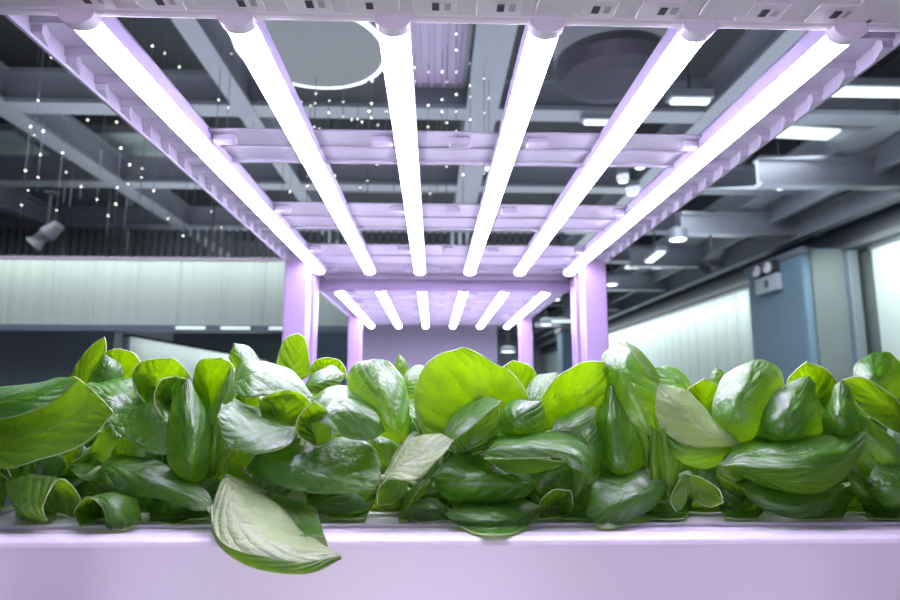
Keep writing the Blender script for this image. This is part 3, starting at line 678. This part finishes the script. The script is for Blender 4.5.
# ---- plant H
H = plant('rightmost lettuce at the edge, a dark cone leaf and broad yellow-green leaf', 895, Y0+.03)
lo(H, Y0+.01, 'D', (915,440,0), (841,380,0), [(898,400,0),(878,385,0),(858,377,0)], [(897,414,2),(874,398,2),(857,387,1)], [(890,430,-.5),(868,414,-.5),(850,395,-.5)], amp=.6)
lo(H, Y0-.005, 'U', (842,452,0), (841,380,0), [(822,432,0),(825,408,0),(833,390,0)], [(842,428,-3),(842,408,-3),(841,392,-1)], [(862,434,0),(859,408,0),(850,390,0)])
lo(H, Y0-.01, 'U', (912,480,0), (857,413,0), [(895,442,1),(874,422,1)], [(892,452,-.5),(870,432,-.5)], [(882,464,0),(862,438,0)])
lo(H, Y0-.02, 'U', (935,486,1), (864,484,0), [(905,461,2),(878,464,1.5)], [(905,482,-2),(880,483,-2)], [(905,506,-1),(878,503,-1)])
lo(H, Y0-.01, 'U', (890,515,1), (850,470,0), [(862,500,0),(848,485,0)], [(872,498,-1),(858,484,-1)], [(885,500,0),(872,480,0)])
fill(H, 6, 4, .8, 1.4, arc=(.35, 2.8))

# dark inner leaves low in the row
FRONT = [(30, A), (178, B), (296, Cp), (440, D), (552, E), (648, Fp), (790, Gp), (895, H)]
for i in range(24):
    x = -10 + i*39.5 + random.uniform(-8, 8); pl = min(FRONT, key=lambda q: abs(q[0]-x))[1]
    t = random.uniform(-26, 26); h = random.uniform(425, 462); w = random.uniform(24, 34); yb = 518 if i % 2 else 511
    lf(pl, Y0+(.012 if i % 2 else .03), 'U', [(x-w*.7, yb, 0), (x-w*1.1, yb-22, .5), (x+t*.6-w, h+30, .5), (x+t, h, 0)],
       [(x, yb+1, -.5), (x, yb-22, -1), (x+t*.6, h+30, -1), (x+t, h, 0)], [(x+w*.7, yb, 0), (x+w*1.1, yb-22, .5), (x+t*.6+w, h+30, .5), (x+t, h, 0)])
# ---- second row
Y1 = .80
P = plant('lettuce behind the leftmost pair, narrow upright blade rising above the leaves', 110, Y1)
lo(P, Y1-.05, 'D', (72,395,1), (105,336.5,0), [(70,380,0),(80,358,0),(94,343,0)], [(82,380,1),(91,360,1),(100,345,.5)], [(90,384,0),(103,362,0),(107,346,0)], amp=.4)
lo(P, Y1-.05, 'D', (118,400,1), (120,348,0), [(102,385,0),(99,366,0),(106,352,0)], [(120,382,2),(120,366,2),(120,356,1)], [(138,386,0),(143,368,0),(135,354,0)], amp=.5)
lo(P, Y1-.06, 'U', (100,400,1), (104,354,0), [(86,390,0),(92,370,0)], [(103,388,-1),(105,368,-1)], [(120,390,0),(122,366,0)], amp=.5)
fill(P, 6, 3, .86, 0, arc=(.35, 2.8))
P = plant('lettuce behind the drooping leaf, its small yellow tip before the left post', 265, Y1)
lo(P, Y1-.02, 'D', (292,385,1), (297,333,0), [(276,372,0),(279,352,0),(286,338,0)], [(294,368,1.2),(296,350,1.2),(297,340,.6)], [(309,375,0),(309,354,0),(305,338,0)], amp=.4, label='upright yellow-green leaf in front of the left post')
lo(P, Y1-.05, 'U', (262,376,1), (234,343,0), [(242,376,0),(229,358,0)], [(246,366,-1),(238,352,-1)], [(262,366,1),(250,347,1)], amp=.5)
lo(P, Y1-.03, 'D', (325,385,1), (328,357,0), [(310,376,0),(314,361,0)], [(326,374,1),(327,364,1)], [(346,378,0),(342,362,0)], amp=.5)
lo(P, Y1-.06, 'U', (300,392,0), (345,374,0), [(315,372,1.5),(332,366,1.5)], [(315,382,-1),(332,376,-1)], [(318,394,-1),(338,388,-1)])
fill(P, 6, 3, .86, 1, arc=(.35, 2.8))
P = plant('lettuce half hidden left of the large round leaf, small tips showing', 405, Y1)
lo(P, Y1, 'U', (402,385,0), (399,353,0), [(394,375,0),(395,362,0)], [(402,374,-.6),(400,362,-.6)], [(409,376,0),(407,363,0)], amp=.4)
lo(P, Y1-.04, 'U', (400,392,1), (430,368,0), [(404,376,1.5),(416,365,1.5)], [(410,384,-.5),(421,374,-.5)], [(416,394,-1),(430,382,-.5)], amp=.6)
fill(P, 5, 3, .84, 2, arc=(.35, 2.8))
P = plant('lettuce behind the centre, bright yellow leaf right of the large round leaf', 525, Y1)
lo(P, Y1-.04, 'D', (520,410,1), (513,360,0), [(502,390,0),(500,371,0)], [(520,390,1.5),(517,372,1.2)], [(540,394,0),(533,368,0)], amp=.4, label='bright yellow leaf right of the large round leaf')
lo(P, Y1-.07, 'U', (522,412,1), (557,372,0), [(524,392,1.5),(538,375,1.5)], [(535,400,-.5),(548,383,-.5)], [(548,408,-1),(562,388,-1)])
fill(P, 5, 3, .84, 3, arc=(.35, 2.8))
P = plant('lettuce behind the right post leaf, pale crest beside the yellow cup leaf', 690, Y1)
lo(P, Y1-.06, 'U', (698,405,1), (655,368,0), [(688,376,1.5),(668,366,1.5)], [(684,388,-.5),(668,377,-.5)], [(678,400,-1),(660,388,-1)])
lo(P, Y1-.07, 'D', (708,425,1), (704,378,0), [(690,408,0),(688,390,0)], [(707,405,2),(705,390,1.5)], [(726,410,0),(722,388,0)], amp=.4, label='small glowing yellow cup leaf')
lo(P, Y1-.04, 'U', (722,395,1), (716,367,0), [(711,386,0),(711,374,0)], [(720,384,-.6),(718,374,-.6)], [(729,386,0),(726,374,0)], amp=.4)
fill(P, 5, 3, .84, 4, arc=(.35, 2.8))
P = plant('lettuce behind the right edge, pale quilted rounded leaf on top', 860, Y1)
lo(P, Y1-.06, 'U', (888,420,1), (876,352,1), [(858,402,0),(852,376,0),(860,358,.5)], [(882,395,-2.5),(878,374,-2.5),(876,360,-1)], [(916,400,0),(912,374,0),(896,357,.5)], amp=1.5)
fill(P, 4, 3, .84, 5, arc=(.35, 2.8))

for i, (px, lb) in enumerate(((45, 'lettuce behind the far left leaf, mostly hidden'), (185, 'lettuce behind the glowing yellow pair, mostly hidden'), (335, 'lettuce between the left post and the centre, mostly hidden'),
        (470, 'lettuce right behind the large round leaf, nearly hidden'), (600, 'lettuce behind the glowing leaf at the right post, mostly hidden'), (770, 'lettuce behind the white leaf before the pillar, mostly hidden'))):
    P = plant(lb, px, .765 + .02*(i % 2)); fill(P, 5, 5, .74, i*.9, arc=(.35, 2.8))
# ---- rows farther back: copies
protos = []
for s in range(3):
    pr = plant('green lettuce plant in the back rows, mostly hidden by the front plants', 433, 1.0)
    fill(pr, 8, 4, .9, s*1.3); protos.append(pr)
spots = [(x0 + dx, y) for y, x0 in ((.97, -.33), (1.13, -.40), (1.30, -.33), (1.47, -.40)) for dx in (0, .148, .296, .444, .592, .740) if x0+dx < .47]
for i, (xx, yy) in enumerate(spots):
    o = protos[i] if i < 3 else copy_tree(protos[i % 3])
    o.location = (xx, yy, ZT); o.rotation_euler = (0, 0, random.uniform(0, 6.28)) if i >= 0 else (0, 0, 0)
    o['group'] = 'lettuce plants of the back rows'

# ------------------------------------------------------------------ light
W = bpy.data.worlds.new('world'); S.world = W; W.use_nodes = True
W.node_tree.nodes['Background'].inputs[0].default_value = (.62, .74, .90, 1)
W.node_tree.nodes['Background'].inputs[1].default_value = .10
def area(name, loc, target, sx, sy, power, col):
    d = bpy.data.lights.new(name, 'AREA'); d.shape = 'RECTANGLE'; d.size = sx; d.size_y = sy; d.energy = power; d.color = col
    o = bpy.data.objects.new(name, d); C.objects.link(o); o.location = loc
    o.rotation_euler = (Vector(target)-Vector(loc)).to_track_quat('-Z', 'Y').to_euler(); return o
# behind the viewer: inferred grow lights across the aisle, then added fill lights
area('opposite_rack_lamps', (.05, -1.35, ZC+.36), (.05, .56, ZC-.15), 1.0, .5, 1.8, (.94, .70, 1.0))
area('low_front_fill', (-.02, -.75, ZC-.62), (-.02, .56, ZC-.15), .7, .4, 8.6, (.92, .74, 1.0))  # added low fill for the tray front and the beam underside
area('right_front_fill', (.95, -.6, ZC-.6), (.6, .56, ZC-.18), .4, .4, 2.0, (.62, .62, 1.0))  # added violet-blue fill tinting the right end of the tray
area('left_front_fill', (-1.0, -.6, ZC-.6), (-.5, .56, ZC-.18), .5, .5, 4.2, (.75, .82, 1.0))  # added bluish fill tinting the left end of the tray
# wash lamps along the tops of the lit walls
area('fascia_wash', ((a.x+b.x)/2, YF-.30, zt+.10), ((a.x+b.x)/2, YF-.02, zt-.45), b.x-a.x, .06, 13, (.93, 1, .95))
area('right_wall_wash', (XW-.45, 10, ZC+1.26), (XW, 10, ZC+.55), 8.5, .08, 42, (.90, 1, .97))
area('right_near_wash', (XW-.45, 3.8, ZC+1.26), (XW, 3.8, ZC+.55), 2.4, .08, 25, (.90, 1, .97))
area('left_wall_wash', (-3.1, 9.5, ZC+.6), (-3.46, 9.5, ZC+.2), 5, .08, 8, (.90, 1, .95))
# unseen fill lights added to lift the room, with no real fixtures
area('beam_uplight_fill', (0, 5.5, ZC+1.38), (0, 5.5, ZC+3), 6, 8, 180, (.84, .92, 1.0))  # added upward fill that brightens the beams and ceiling panels

area('left_aisle_fill', (-3.2, 4.2, ZC+1.70), (-3.2, 4.3, 0), 2, 2, 22, (.85, .93, 1.0))  # added fill that lightens the left slate wall
area('right_aisle_fill', (2.1, 4.4, ZC+1.70), (2.3, 4.6, 0), 1.5, 2, 45, (.85, .93, 1.0))  # added fill that lightens the blue pillar
area('back_room_fill', (0, 14, ZC+1.6), (0, 14.1, 0), 6, 8, 420, (.85, .93, 1.0))  # added fill that brightens the far back wall
S.view_settings.view_transform = 'Standard'; S.view_settings.look = 'None'
S.view_settings.exposure = 0; S.view_settings.gamma = 1; S.view_settings.use_curve_mapping = False
S.cycles.max_bounces = 8; S.cycles.transmission_bounces = 6; S.cycles.diffuse_bounces = 4
S.cycles.sample_clamp_indirect = 8
S.cycles.use_denoising = True
